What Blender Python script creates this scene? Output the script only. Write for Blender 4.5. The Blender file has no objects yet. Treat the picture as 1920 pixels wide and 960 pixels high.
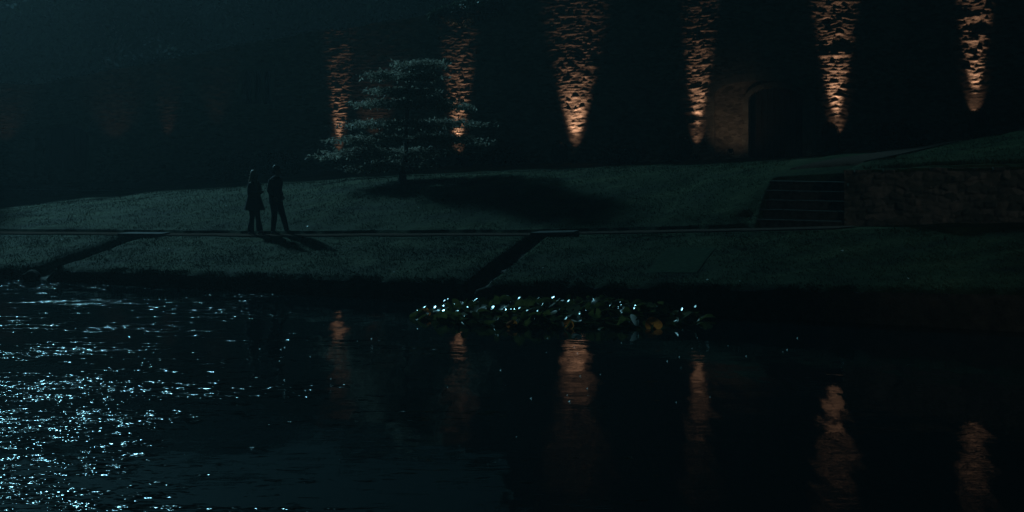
import bpy, bmesh, math, random
import numpy as np
from mathutils import Vector, Matrix

R = math.radians
rng = np.random.default_rng(7)
random.seed(7)
scene = bpy.context.scene
col = scene.collection

# ------------------------------------------------------------------ camera
CAM_H = 4.26
cam_d = bpy.data.cameras.new("camera")
cam = bpy.data.objects.new("camera", cam_d)
col.objects.link(cam)
cam.location = (0, 0, CAM_H)
cam.rotation_euler = (R(90), 0, 0)
cam_d.lens = 50
cam_d.sensor_width = 36
cam_d.shift_y = -280 / 1920
cam_d.clip_start = 0.2
cam_d.clip_end = 1500
scene.camera = cam

# ------------------------------------------------------------------ night sky
world = bpy.data.worlds.new("World")
scene.world = world
world.use_nodes = True
wn = world.node_tree
bg = wn.nodes["Background"]
bg.inputs[0].default_value = (0.22, 0.82, 1.0, 1)
bg.inputs[1].default_value = 0.0024

# ------------------------------------------------------------------ high lamp on a mast behind the left end of the wall
ld = bpy.data.lights.new("moonlight_lamp", 'POINT')
ld.energy = 62000
ld.color = (0.31, 0.81, 1.0)
ld.shadow_soft_size = 1.5
lo = bpy.data.objects.new("moonlight_lamp", ld)
col.objects.link(lo)
lo.location = (-34, 81, 30)
# unseen fill spot added over the near bank, right, to brighten the retaining wall
l2 = bpy.data.lights.new("bank_lamp", 'SPOT')
l2.energy = 1150; l2.color = (.85, .95, .85); l2.spot_size = R(20); l2.spot_blend = 1; l2.shadow_soft_size = .3
l2o = bpy.data.objects.new("bank_lamp", l2); col.objects.link(l2o)
l2o.location = (13, 4, 10)
l2o.rotation_euler = (Vector((13, 4, 10)) - Vector((9.6, 31, 1.2))).to_track_quat('Z', 'Y').to_euler()

scene.view_settings.view_transform = 'Standard'
scene.view_settings.look = 'None'
scene.view_settings.gamma = 1
scene.view_settings.exposure = 0
scene.cycles.use_denoising = True
scene.cycles.max_bounces = 5
scene.cycles.diffuse_bounces = 2
scene.cycles.glossy_bounces = 3
scene.cycles.volume_bounces = 0
scene.cycles.sample_clamp_indirect = 2.0
scene.cycles.caustics_reflective = False
scene.cycles.caustics_refractive = False
scene.cycles.volume_max_steps = 64

# ------------------------------------------------------------------ helpers
def tag(o, label=None, cat=None, group=None, kind=None):
    if label: o["label"] = label
    if cat: o["category"] = cat
    if group: o["group"] = group
    if kind: o["kind"] = kind
    return o

def empty(name, loc=(0, 0, 0), rz=0):
    o = bpy.data.objects.new(name, None)
    o.location = loc
    o.rotation_euler = (0, 0, rz)
    col.objects.link(o)
    return o

def link_mesh(name, me, mat, parent=None, smooth=False):
    o = bpy.data.objects.new(name, me)
    if mat is not None:
        me.materials.append(mat)
    if smooth:
        me.polygons.foreach_set("use_smooth", [True] * len(me.polygons))
    col.objects.link(o)
    if parent is not None:
        o.parent = parent
    return o

def np_mesh(name, V, F, mat, parent=None, smooth=False):
    """F: (n,3) or (n,4) array"""
    me = bpy.data.meshes.new(name)
    V = np.asarray(V, dtype=np.float32); F = np.asarray(F, dtype=np.int32)
    k = F.shape[1]
    me.vertices.add(len(V)); me.vertices.foreach_set("co", V.ravel())
    me.loops.add(F.size); me.loops.foreach_set("vertex_index", F.ravel())
    me.polygons.add(len(F))
    me.polygons.foreach_set("loop_start", np.arange(0, F.size, k, dtype=np.int32))
    me.polygons.foreach_set("loop_total", np.full(len(F), k, dtype=np.int32))
    me.update(calc_edges=True)
    me.validate()
    return link_mesh(name, me, mat, parent, smooth)

class MB:
    """collects shapes into one mesh"""
    def __init__(s): s.v = []; s.f = []
    def add(s, V, F):
        b = len(s.v)
        s.v += [tuple(p) for p in V]
        s.f += [tuple(i + b for i in f) for f in F]
        return s
    def box(s, x0, x1, y0, y1, z0, z1, bev=0.0):
        c = [((x0 if i & 1 == 0 else x1), (y0 if i & 2 == 0 else y1), (z0 if i & 4 == 0 else z1)) for i in range(8)]
        F = [(0, 2, 3, 1), (4, 5, 7, 6), (0, 1, 5, 4), (2, 6, 7, 3), (0, 4, 6, 2), (1, 3, 7, 5)]
        return s.add(c, F)
    def loft(s, rings, n=14, cap=True, wob=0.0, seed=0):
        """rings: (cx,cy,cz,rx,ry[,tilt axis dir]) ellipses; plane perpendicular to 'axis' """
        r = random.Random(seed)
        V = []; F = []
        for k, rg in enumerate(rings):
            c = Vector(rg[:3]); rx, ry = rg[3], rg[4]
            if len(rg) > 5: ax = Vector(rg[5]).normalized()
            else:
                a = Vector(rings[max(0, k - 1)][:3]); b = Vector(rings[min(len(rings) - 1, k + 1)][:3])
                ax = (b - a).normalized()
            ref = Vector((0, 1, 0)) if abs(ax.y) < .9 else Vector((1, 0, 0))
            u = ref.cross(ax).normalized(); w = ax.cross(u).normalized()
            for i in range(n):
                a = 2 * math.pi * i / n
                q = 1 + wob * math.sin(a * 3 + k * .7 + seed) + wob * .6 * math.sin(a * 5 - k * .4)
                V.append(c + u * math.cos(a) * rx * q + w * math.sin(a) * ry * q)
        m = len(rings)
        for k in range(m - 1):
            for i in range(n):
                j = (i + 1) % n
                F.append((k * n + i, k * n + j, (k + 1) * n + j, (k + 1) * n + i))
        if cap:
            F.append(tuple(range(n - 1, -1, -1)))
            F.append(tuple((m - 1) * n + i for i in range(n)))
        return s.add(V, F)
    def tube(s, pts, r0, r1=None, n=7):
        r1 = r0 if r1 is None else r1
        m = len(pts)
        return s.loft([(*p, r0 + (r1 - r0) * i / (m - 1), r0 + (r1 - r0) * i / (m - 1)) for i, p in enumerate(pts)], n)
    def build(s, name, mat, parent=None, smooth=False, bevel=0):
        me = bpy.data.meshes.new(name)
        me.from_pydata(s.v, [], s.f); me.update()
        bm = bmesh.new(); bm.from_mesh(me)
        bmesh.ops.recalc_face_normals(bm, faces=bm.faces)
        bm.to_mesh(me); bm.free()
        o = link_mesh(name, me, mat, parent, smooth)
        if bevel:
            md = o.modifiers.new("bevel", 'BEVEL'); md.width = bevel; md.segments = 2
        return o

def skin(name, V, E, rad, mat, parent=None, sub=2, root=0):
    me = bpy.data.meshes.new(name)
    me.from_pydata(V, E, [])
    o = link_mesh(name, me, mat, parent)
    md = o.modifiers.new("skin", 'SKIN'); md.use_smooth_shade = True
    for i, sv in enumerate(me.skin_vertices[0].data):
        r = rad[i]
        sv.radius = (r, r) if not isinstance(r, tuple) else r
        sv.use_root = (i == root)
    ss = o.modifiers.new("sub", 'SUBSURF'); ss.levels = sub; ss.render_levels = sub
    return o

# ------------------------------------------------------------------ materials
def nodes(name):
    m = bpy.data.materials.new(name); m.use_nodes = True
    nt = m.node_tree
    return m, nt, nt.nodes["Principled BSDF"]

def ramp(nt, fac, stops):
    r = nt.nodes.new("ShaderNodeValToRGB")
    el = r.color_ramp.elements
    el[0].position, el[0].color = stops[0][0], (*stops[0][1], 1)
    el[1].position, el[1].color = stops[-1][0], (*stops[-1][1], 1)
    for p, c in stops[1:-1]:
        e = el.new(p); e.color = (*c, 1)
    nt.links.new(fac, r.inputs[0])
    return r.outputs[0]

def noise(nt, scale, detail=4, rough=.55, coord=None, stretch=None):
    n = nt.nodes.new("ShaderNodeTexNoise")
    n.inputs["Scale"].default_value = scale
    n.inputs["Detail"].default_value = detail
    n.inputs["Roughness"].default_value = rough
    g = nt.nodes.new("ShaderNodeNewGeometry") if coord is None else None
    src = g.outputs["Position"] if coord is None else coord
    if stretch:
        mp = nt.nodes.new("ShaderNodeMapping"); mp.inputs["Scale"].default_value = stretch
        nt.links.new(src, mp.inputs[0]); src = mp.outputs[0]
    nt.links.new(src, n.inputs["Vector"])
    return n.outputs["Fac"]

def math_n(nt, op, a, b=None, clamp=False):
    n = nt.nodes.new("ShaderNodeMath"); n.operation = op; n.use_clamp = clamp
    for i, x in enumerate((a, b)):
        if x is None: continue
        if isinstance(x, (int, float)): n.inputs[i].default_value = x
        else: nt.links.new(x, n.inputs[i])
    return n.outputs[0]

def bump(nt, h, dist, strength=1.0, normal=None):
    b = nt.nodes.new("ShaderNodeBump")
    b.inputs["Distance"].default_value = dist
    b.inputs["Strength"].default_value = strength
    nt.links.new(h, b.inputs["Height"])
    if normal: nt.links.new(normal, b.inputs["Normal"])
    return b.outputs[0]

def simple(name, stops, scale, rough=.8, bscale=None, bdist=.01, spec=.3, detail=5, stretch=None):
    m, nt, p = nodes(name)
    c = ramp(nt, noise(nt, scale, detail, stretch=stretch), stops)
    nt.links.new(c, p.inputs["Base Color"])
    p.inputs["Roughness"].default_value = rough
    p.inputs["Specular IOR Level"].default_value = spec
    if bscale:
        nt.links.new(bump(nt, noise(nt, bscale, 6), bdist), p.inputs["Normal"])
    return m

M = {}
def mk_grass(name, blades=False):
    m, nt, p = nodes(name)
    a = noise(nt, .9, 6, .65, stretch=(.6, 1.3, 1)); b = noise(nt, 12, 5, .7)
    f = math_n(nt, 'ADD', math_n(nt, 'MULTIPLY', a, .65), math_n(nt, 'MULTIPLY', b, .35))
    c = ramp(nt, f, [(.36, (.008, .014, .006)), (.46, (.022, .035, .012)), (.54, (.034, .051, .018)), (.64, (.070, .088, .038))])
    nt.links.new(c, p.inputs["Base Color"])
    p.inputs["Roughness"].default_value = .9
    p.inputs["Specular IOR Level"].default_value = .1
    if not blades:
        h = math_n(nt, 'ADD', noise(nt, 22, 6, .7), math_n(nt, 'MULTIPLY', noise(nt, 2.2, 4), 1.2))
        nt.links.new(bump(nt, h, .035), p.inputs["Normal"])
    return m
M['grass'] = mk_grass('lawn_grass')
M['blades'] = mk_grass('grass_blade', True)
M['turf'] = simple('flat_turf', [(.3, (.018, .034, .017)), (.7, (.04, .066, .034))], 9, .95, 30, .04, .05)
M['earth'] = simple('damp_earth', [(.3, (.018, .014, .01)), (.7, (.06, .045, .032))], 5, .85, 18, .04)
M['gravel'] = simple('gravel_path', [(.3, (.045, .034, .028)), (.5, (.085, .062, .05)), (.7, (.14, .105, .085))], 30, .95, 60, .02, .0)
M['slab'] = simple('worn_flagstone', [(.3, (.05, .05, .048)), (.7, (.11, .105, .10))], 6, .8, 20, .01, .05)
M['step'] = simple('step_stone', [(.3, (.022, .022, .02)), (.7, (.07, .065, .055))], 7, .95, 25, .015, .05)
M['bark'] = simple('bark', [(.3, (.05, .035, .028)), (.7, (.12, .09, .07))], 12, .9, 30, .03, stretch=(1, 1, .3))
M['iron'] = simple('black_metal', [(.3, (.01, .01, .01)), (.7, (.02, .02, .02))], 20, .45)
M['wood'] = simple('old_oak', [(.3, (.018, .011, .007)), (.7, (.05, .03, .02))], 6, .7, 20, .01, stretch=(6, 6, .4))
M['coat_cloth'] = simple('dark_wool', [(.3, (.014, .015, .02)), (.7, (.03, .033, .042))], 40, .95, 60, .004, .1)
M['denim'] = simple('dark_denim', [(.3, (.012, .016, .026)), (.7, (.024, .03, .044))], 30, .9, 50, .004, .1)
M['black_cloth'] = simple('black_cotton', [(.3, (.006, .006, .008)), (.7, (.013, .013, .016))], 30, .9, 50, .004, .15)
M['scarf'] = simple('pale_knit', [(.3, (.20, .15, .12)), (.7, (.32, .25, .2))], 40, .9, 60, .004, .1)
M['skin'] = simple('skin', [(.3, (.34, .2, .15)), (.7, (.42, .26, .19))], 12, .55, 50, .001, .4)
M['hair_auburn'] = simple('auburn_hair', [(.3, (.30, .17, .11)), (.7, (.50, .31, .2))], 30, .6, 60, .006, .8, stretch=(4, 4, .5))
M['hair_dark'] = simple('dark_hair', [(.3, (.012, .009, .008)), (.7, (.03, .022, .018))], 30, .6, 60, .006, .4)
M['leather'] = simple('shoe_leather', [(.3, (.012, .01, .009)), (.7, (.03, .022, .018))], 20, .4, 60, .002, .5)
M['eye'] = simple('eye', [(.3, (.02, .02, .02)), (.7, (.03, .03, .03))], 10, .2)

def mk_leaf(name, stops, rough=.5, trans=.15, spec=.4, scale=3):
    m, nt, p = nodes(name)
    c = ramp(nt, noise(nt, scale, 3), stops)
    nt.links.new(c, p.inputs["Base Color"])
    p.inputs["Roughness"].default_value = rough
    p.inputs["Specular IOR Level"].default_value = spec
    if trans:
        t = nt.nodes.new("ShaderNodeBsdfTranslucent")
        nt.links.new(c, t.inputs[0])
        mx = nt.nodes.new("ShaderNodeMixShader"); mx.inputs[0].default_value = trans
        out = nt.nodes["Material Output"]
        nt.links.new(p.outputs[0], mx.inputs[1]); nt.links.new(t.outputs[0], mx.inputs[2])
        nt.links.new(mx.outputs[0], out.inputs[0])
    return m
M['tree_leaf'] = mk_leaf('pale_edged_leaf', [(.35, (.13, .12, .09)), (.5, (.26, .24, .19)), (.66, (.46, .42, .35))], .6, .5, .15, 4)
M['shrub_leaf'] = mk_leaf('dark_evergreen_leaf', [(.35, (.012, .02, .012)), (.65, (.035, .055, .03))], .5, .1)
M['far_leaf'] = mk_leaf('far_leaf', [(.35, (.010, .016, .010)), (.65, (.022, .034, .02))], 1, .0, 0)
M['ivy_leaf'] = mk_leaf('ivy_leaf', [(.35, (.03, .05, .03)), (.65, (.07, .10, .06))], .35, .2)
M['lily_green'] = mk_leaf('lily_pad_green', [(.35, (.035, .045, .012)), (.65, (.12, .11, .03))], .32, .4, .4, 8)
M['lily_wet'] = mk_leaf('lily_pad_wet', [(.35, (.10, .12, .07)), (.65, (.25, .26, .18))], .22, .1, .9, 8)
M['lily_orange'] = mk_leaf('lily_pad_orange', [(.35, (.80, .17, .03)), (.65, (.95, .27, .05))], .6, .6, .1, 8)
M['lily_pale'] = mk_leaf('lily_pad_pale', [(.35, (.5, .5, .46)), (.65, (.7, .7, .66))], .3, .3, .6, 8)
M['petal'] = mk_leaf('pale_petal', [(.35, (.6, .62, .6)), (.65, (.8, .8, .78))], .4, .3)

def mk_stone(name, lo_, mid, hi, cell=(6, 6, 14)):
    m, nt, p = nodes(name)
    g = nt.nodes.new("ShaderNodeNewGeometry")
    mp = nt.nodes.new("ShaderNodeMapping"); mp.inputs["Scale"].default_value = cell
    nt.links.new(g.outputs["Position"], mp.inputs[0])
    v = nt.nodes.new("ShaderNodeTexVoronoi"); v.inputs["Scale"].default_value = 1.0
    nt.links.new(mp.outputs[0], v.inputs["Vector"])
    sep = nt.nodes.new("ShaderNodeSeparateColor"); nt.links.new(v.outputs["Color"], sep.inputs[0])
    f = math_n(nt, 'ADD', math_n(nt, 'MULTIPLY', sep.outputs[0], .45), math_n(nt, 'MULTIPLY', noise(nt, 3, 6), .55))
    c = ramp(nt, f, [(.2, lo_), (.5, mid), (.8, hi)])
    nt.links.new(c, p.inputs["Base Color"])
    p.inputs["Roughness"].default_value = .92
    p.inputs["Specular IOR Level"].default_value = .15
    h = math_n(nt, 'ADD', noise(nt, 18, 7, .7), math_n(nt, 'MULTIPLY', noise(nt, 60, 4), .3))
    nt.links.new(bump(nt, h, .022), p.inputs["Normal"])
    return m
M['rubble'] = mk_stone('rubble_stone', (.13, .11, .09), (.27, .22, .175), (.44, .36, .29))
M['dressed'] = mk_stone('dressed_stone', (.22, .19, .15), (.3, .26, .21), (.4, .35, .28), (2, 2, 3))
M['retain'] = mk_stone('mossy_rubble', (.04, .045, .035), (.10, .09, .075), (.2, .165, .14), (4, 4, 6))

def mk_glass():
    m, nt, p = nodes('dark_glass')
    p.inputs["Base Color"].default_value = (.01, .015, .015, 1)
    p.inputs["Roughness"].default_value = .1
    nt.links.new(bump(nt, noise(nt, 3, 2), .02), p.inputs["Normal"])
    return m
M['glass'] = mk_glass()

# ------------------------------------------------------------------ site frame
DX, DY = .9343, -.3561          # along the bank (towards the right)
NX, NY = .3561, .9343           # away from the water
def P(s, t, z=0.0): return (DX * s + NX * t, 30.62 + DY * s + NY * t, z)
def ST(x, y):
    yy = y - 30.62
    return DX * x + DY * yy, NX * x + NY * yy
WX, WY = .9714, -.2369          # along the castle wall
def W(w, o=0.0, z=0.0): return (-6.06 + WX * w - .2369 * o, 50 + WY * w - .9714 * o, z)

T_EDGE = ([-60, -13.7, -6.05, 1.1, 10.2, 60], [.2, .27, .37, .48, .74, 1.0])
T_PATH = ([-60, -17.3, -8.55, -1.05, 4.23, 6.2, 10.07, 60], [.3, .64, .85, 1.12, 1.39, 1.5, 1.71, 2.4])
T_CREST = ([-60, -30, -22.7, -19.7, -13.3, -7.7, -2.5, 2.9, 7.2, 9.9, 14, 60], [.2, .45, .75, 1.12, 1.70, 2.13, 2.41, 2.69, 3.07, 3.56, 4.2, 5.5])
T_BASE = ([-60, -19, -10, -2, 2.9, 8, 12, 60], [1.6, 1.9, 2.3, 2.4, 2.6, 3.1, 3.6, 5.0])
T0, T1, T2, TW = 3.75, 4.5, 11.0, 18.5       # path near edge, path far edge, crest, wall foot
STEP_S = (4.45, 6.38); STEP_T = (4.6, 6.6); RET_T = 4.95

def vnoise(x, y, seed=0):
    """cheap smooth value noise (numpy)"""
    xi = np.floor(x).astype(int); yi = np.floor(y).astype(int)
    xf = x - xi; yf = y - yi
    def hsh(a, b):
        h = (a * 374761393 + b * 668265263 + seed * 982451653) & 0x7fffffff
        h = ((h ^ (h >> 13)) * 1274126177) & 0x7fffffff
        return ((h ^ (h >> 16)) & 0xffff) / 65535.0
    u = xf * xf * (3 - 2 * xf); v = yf * yf * (3 - 2 * yf)
    return (hsh(xi, yi) * (1 - u) + hsh(xi + 1, yi) * u) * (1 - v) + (hsh(xi, yi + 1) * (1 - u) + hsh(xi + 1, yi + 1) * u) * v

def ground(s, t, fine=True):
    s = np.asarray(s, float); t = np.asarray(t, float)
    e = np.interp(s, *T_EDGE); p = np.interp(s, *T_PATH); c = np.interp(s, *T_CREST); b = np.interp(s, *T_BASE)
    h = np.where(t < T0, e + (p - e) * np.clip(t / T0, 0, 1), p)
    ex = np.interp(s, [2.0, 4.4], [1.7, 3.4])
    tau = np.clip((t - T1) / (T2 - T1), 0, 1)
    lawn = p + .09 + (c - p - .09) * (1 - (1 - tau) ** ex)
    # retained upper lawn on the right, the flight of steps and the path behind it
    hi = (2.80 + (s - 6.5) * .045) + (c - (2.80 + (s - 6.5) * .045)) * np.clip((t - 5) / 6, 0, 1)
    hi = lawn + (hi - lawn) * np.clip((s - 6.38) / (.02 + np.clip(t - 7.2, 0, 9) * .6), 0, 1)
    stp = np.where(t < STEP_T[1] + .05, p - .05, lawn)
    up = np.where(s > 6.4, np.where(t > RET_T, hi, p), lawn)
    up = np.where((s > STEP_S[0] + .03) & (s <= 6.4), stp, up)
    h = np.where(t >= T1, up, h)
    far = np.clip((t - T2) / (TW - T2), 0, 1)
    h = np.where(t > T2, c + (b - c) * far, h)
    # the two rills that run down the bank
    for sg in (-.78, -12.5):
        q = np.clip(1 - np.abs(s - sg) / (.27 if sg > -5 else .42), 0, 1); q = np.clip(q * 1.7, 0, 1)
        h = h - np.where(t < T0, ((.14 if sg > -5 else .24) + .07 * vnoise(s * 3, t * 3, 88)) * q, 0)
    if fine:
        n = (vnoise(s * .7, t * .7, 1) - .5) * .07 + (vnoise(s * 2.3, t * 2.3, 2) - .5) * .035
        k = np.clip((t - .2) / 1, 0, 1) * np.where((t > T0 - .1) & (t < T1 + .1), .15, 1)
        k = np.where((s > 4.2) & (s < 6.6) & (t > 4.4) & (t < 7.4), 0, k)
        h = h + n * k
    # rounded lip then the drop into the water
    h = np.where(t < .22, h - .08 * ((.22 - np.clip(t, 0, .22)) / .22) ** 2, h)
    h = np.where(t < 0, -.7, h)
    return h

def gz(x, y):
    s, t = ST(x, y)
    return float(ground(np.array([s]), np.array([t]))[0])

def jitp(s): return ((vnoise(s * .9, s * 0 + 2, 61) - .5) * .16 + (vnoise(s * 4, s * 0 + 2, 62) - .5) * .10) * np.clip((4.0 - np.abs(s)) * 0 + 1, 0, 1) * np.where((s > 4.2) & (s < 6.6), 0, 1)

# ------------------------------------------------------------------ the lawn: one sheet to the horizon
sv = np.concatenate([[-900, -400, -200, -120, -80, -60, -50, -42], np.arange(-36, 20.01, .12), [22, 26, 32, 40, 55, 80, 140, 300, 900]])
tv = np.concatenate([[-.06, -.03, 0, .03, .07, .12, .18, .25], np.arange(.35, 3.6, .14), [3.65, 3.72, 3.76, 3.9, 4.1, 4.3, 4.44, 4.49, 4.51, 4.58, 4.64],
                     np.arange(4.75, 11.8, .14), np.arange(12, 19, .4), [20, 24, 30, 45, 80, 160, 400, 900]])
S, T = np.meshgrid(sv, tv, indexing='ij')
jit = (vnoise(S * 3, T * 0 + 5, 9) - .5) * .12 + (vnoise(S * 9, T * 0 + 5, 10) - .5) * .05
Tj = np.where(T < .3, T + jit, T)
Tj = np.where((T > 3.5) & (T < 5.0), T + jitp(S), Tj)
Hh = np.where(T < -.04, -.7, ground(S, np.maximum(T, 0.0)))
Hh = np.where((T >= -.04) & (T < 0), ground(S, T * 0) - .14, Hh)
X = DX * S + NX * Tj; Y = 30.62 + DY * S + NY * Tj
V = np.stack([X, Y, Hh], -1).reshape(-1, 3)
ns, ntt = S.shape
idx = np.arange(ns * ntt).reshape(ns, ntt)
F = np.stack([idx[:-1, :-1], idx[1:, :-1], idx[1:, 1:], idx[:-1, 1:]], -1).reshape(-1, 4)
lawn = np_mesh("lawn", V, F, M['grass'], smooth=True)
tag(lawn, kind='structure')
# dark earth on the vertical bank face and inside the rills
lawn.data.materials.append(M['earth'])
cs = S[:-1, :-1].ravel() + .06; ct = ((T[:-1, :-1] + T[1:, 1:]) / 2).ravel()
mi = np.zeros(len(F), dtype=np.int32)
mi[ct < .02] = 1
for sg in (-.78, -12.5):
    mi[(np.abs(cs - sg + .06) < .22) & (ct < T0 - .1)] = 1
lawn.data.polygons.foreach_set("material_index", mi)

def ribbon(name, cells, mat, lift, kind='structure'):
    """sheet following the ground over a list of (s0,s1) spans per t row"""
    Vv = []; Ff = []
    rows = []
    for t, s0, s1, n in cells:
        ss = np.linspace(s0, s1, n); tt = np.full(n, t)
        z = ground(ss, np.full(n, t), False) + lift + (vnoise(ss * .7, tt * .7, 1) - .5) * .01
        rows.append(len(Vv))
        for a, b, c in zip(ss, tt + jitp(ss), z): Vv.append(P(a, b, c))
    for r in range(len(rows) - 1):
        n = cells[r][3]
        for i in range(n - 1):
            Ff.append((rows[r] + i, rows[r] + i + 1, rows[r + 1] + i + 1, rows[r + 1] + i))
    o = np_mesh(name, Vv, Ff, mat, smooth=True)
    return tag(o, kind=kind)
ribbon("path", [(t, -55, 6.3 + (.35 if t > 4 else .1), 400) for t in (3.80, 3.95, 4.1, 4.25, 4.40, 4.47)], M['gravel'], .03)
# path leading on from the head of the steps, swinging right
Vv = []; Ff = []
pr = [(6.62, 4.5, 6.36), (7.4, 4.7, 6.5), (8.4, 5.1, 6.8), (9.4, 5.6, 7.2), (10.4, 6.3, 7.9), (11.3, 7.0, 8.7)]
for t, a, b in pr:
    for q in np.linspace(a, b, 8):
        Vv.append(P(q, t, float(ground(np.array([q]), np.array([t]))[0]) + .035))
for r in range(len(pr) - 1):
    for i in range(7): Ff.append((r * 8 + i, r * 8 + i + 1, (r + 1) * 8 + i + 1, (r + 1) * 8 + i))
tag(np_mesh("upper_path", Vv, Ff, M['gravel'], smooth=True), kind='structure')

# ------------------------------------------------------------------ grass blades
def scatter_blades(n, srange, trange, hgt, seed):
    r = np.random.default_rng(seed)
    s = r.uniform(*srange, n); t = r.uniform(*trange, n)
    ok = ~((t > T0 - .02) & (t < T1 + .03) & (s < 6.7))
    ok &= ~((s > 4.35) & (s < 6.75) & (t > 4.4) & (t < 11.3))
    ok &= ~((s > 6.2) & (t > RET_T - .4) & (t < RET_T + .25))
    for sg in (-.78, -12.5): ok &= ~((np.abs(s - sg) < .25) & (t < T0))
    ok &= ~((s > 2.7) & (s < 3.9) & (t > .8) & (t < 2.7))
    ok &= vnoise(s * 1.7, t * 1.7, 21) * .6 + vnoise(s * 6, t * 6, 22) * .4 > r.uniform(0.1, .75, n)
    s = s[ok]; t = t[ok]; n = len(s)
    z = ground(s, t)
    x = DX * s + NX * t; y = 30.62 + DY * s + NY * t
    a = r.uniform(0, 2 * np.pi, n); h = hgt * r.uniform(.5, 1.3, n) ; w = h * .16 + .003
    lean = r.uniform(0, .6, n) * h; b = r.uniform(0, 2 * np.pi, n)
    base = np.stack([x, y, z - .01], -1)
    side = np.stack([np.cos(a) * w, np.sin(a) * w, 0 * a], -1)
    top = base + np.stack([np.cos(b) * lean, np.sin(b) * lean, h], -1)
    V = np.stack([base - side, base + side, top], 1).reshape(-1, 3)
    return V
Vg = np.concatenate([scatter_blades(130000, (-22, 15), (0.0, T0), .042, 3),
                     scatter_blades(120000, (-26, 16), (T1, 11.5), .045, 4),
                     scatter_blades(16000, (-20, 15), (.0, .2), .045, 5),
                     scatter_blades(6000, (6.7, 13), (RET_T + .2, RET_T + .5), .09, 6)])
g = np_mesh("grass", Vg, np.arange(len(Vg)).reshape(-1, 3), M['blades'])
tag(g, kind='stuff')
g["category"] = "grass"; g["label"] = "short mown grass growing on the bank and the sloping lawn"

# ------------------------------------------------------------------ pond
def mk_water():
    m, nt, p = nodes('pond_water')
    p.inputs["Base Color"].default_value = (.003, .008, .010, 1)
    p.inputs["IOR"].default_value = 1.38
    g = nt.nodes.new("ShaderNodeNewGeometry")
    pos = g.outputs["Position"]
    sx = nt.nodes.new("ShaderNodeSeparateXYZ"); nt.links.new(pos, sx.inputs[0])
    # where the breeze ruffles the pond: strongest on the left, calm to the right
    ang = math_n(nt, 'DIVIDE', sx.outputs[0], math_n(nt, 'ADD', sx.outputs[1], 2.0))
    mr = nt.nodes.new("ShaderNodeMapRange"); nt.links.new(sx.outputs[0], mr.inputs[0])
    # breeze in X shifted with depth so that the ruffled part widens towards the near side
    mr.inputs[1].default_value = 2.0; mr.inputs[2].default_value = -6.0
    mr.inputs[3].default_value = 0.0; mr.inputs[4].default_value = 1.0
    breeze = mr.outputs[0]
    swell = noise(nt, .55, 2, .4, pos, (1, 1.6, 1))
    rip = noise(nt, 3.2, 3, .5, pos, (1, 2.0, 1))
    wob = noise(nt, 1.5, 2, .5, pos, (1, .3, 1))
    n0 = bump(nt, wob, .016)
    n1 = bump(nt, swell, .010, normal=n0)
    n2 = bump(nt, rip, .0018, normal=n1)
    # patches of sharp capillary ripples
    pm = noise(nt, 1.9, 3, .6, pos, (.6, 2.0, 1))
    pm2 = noise(nt, 7.5, 2, .6, pos, (.6, 1.7, 1))
    f = math_n(nt, 'ADD', math_n(nt, 'MULTIPLY', pm, .55), math_n(nt, 'MULTIPLY', pm2, .45))
    thr = math_n(nt, 'SUBTRACT', .672, math_n(nt, 'MULTIPLY', breeze, .145))
    m2 = nt.nodes.new("ShaderNodeMapRange"); nt.links.new(sx.outputs[1], m2.inputs[0])
    m2.inputs[1].default_value = 30; m2.inputs[2].default_value = 15; m2.inputs[3].default_value = -.02; m2.inputs[4].default_value = .05
    thr = math_n(nt, 'SUBTRACT', thr, math_n(nt, 'MULTIPLY', m2.outputs[0], breeze))
    thr = math_n(nt, 'SUBTRACT', thr, math_n(nt, 'MULTIPLY', math_n(nt, 'SUBTRACT', noise(nt, .45, 2, .5, pos, (.5, 1.4, 1)), .5), .42))
    mask = math_n(nt, 'MULTIPLY', math_n(nt, 'SUBTRACT', f, thr), 22, True)
    cap = noise(nt, 4.6, 2, .5, pos, (.85, 1.5, 1))
    hh = math_n(nt, 'MULTIPLY', cap, mask)
    n3 = bump(nt, hh, .16, normal=n2)
    nt.links.new(math_n(nt, 'ADD', math_n(nt, 'MULTIPLY', mask, .13), .01), p.inputs["Roughness"])
    nt.links.new(n3, p.inputs["Normal"])
    return m
M['water'] = mk_water()
bmw = MB().add([(-400, -200, 0), (400, -200, 0), (400, 60, 0), (-400, 120, 0)], [(0, 1, 2, 3)])
tag(bmw.build("pond_water", M['water']), kind='structure')
tag(MB().add([(-900, -600, -.75), (900, -600, -.75), (900, 60, -.75), (-900, 120, -.75)], [(0, 1, 2, 3)]).build("pond_bed", M['earth']), kind='structure')

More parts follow.
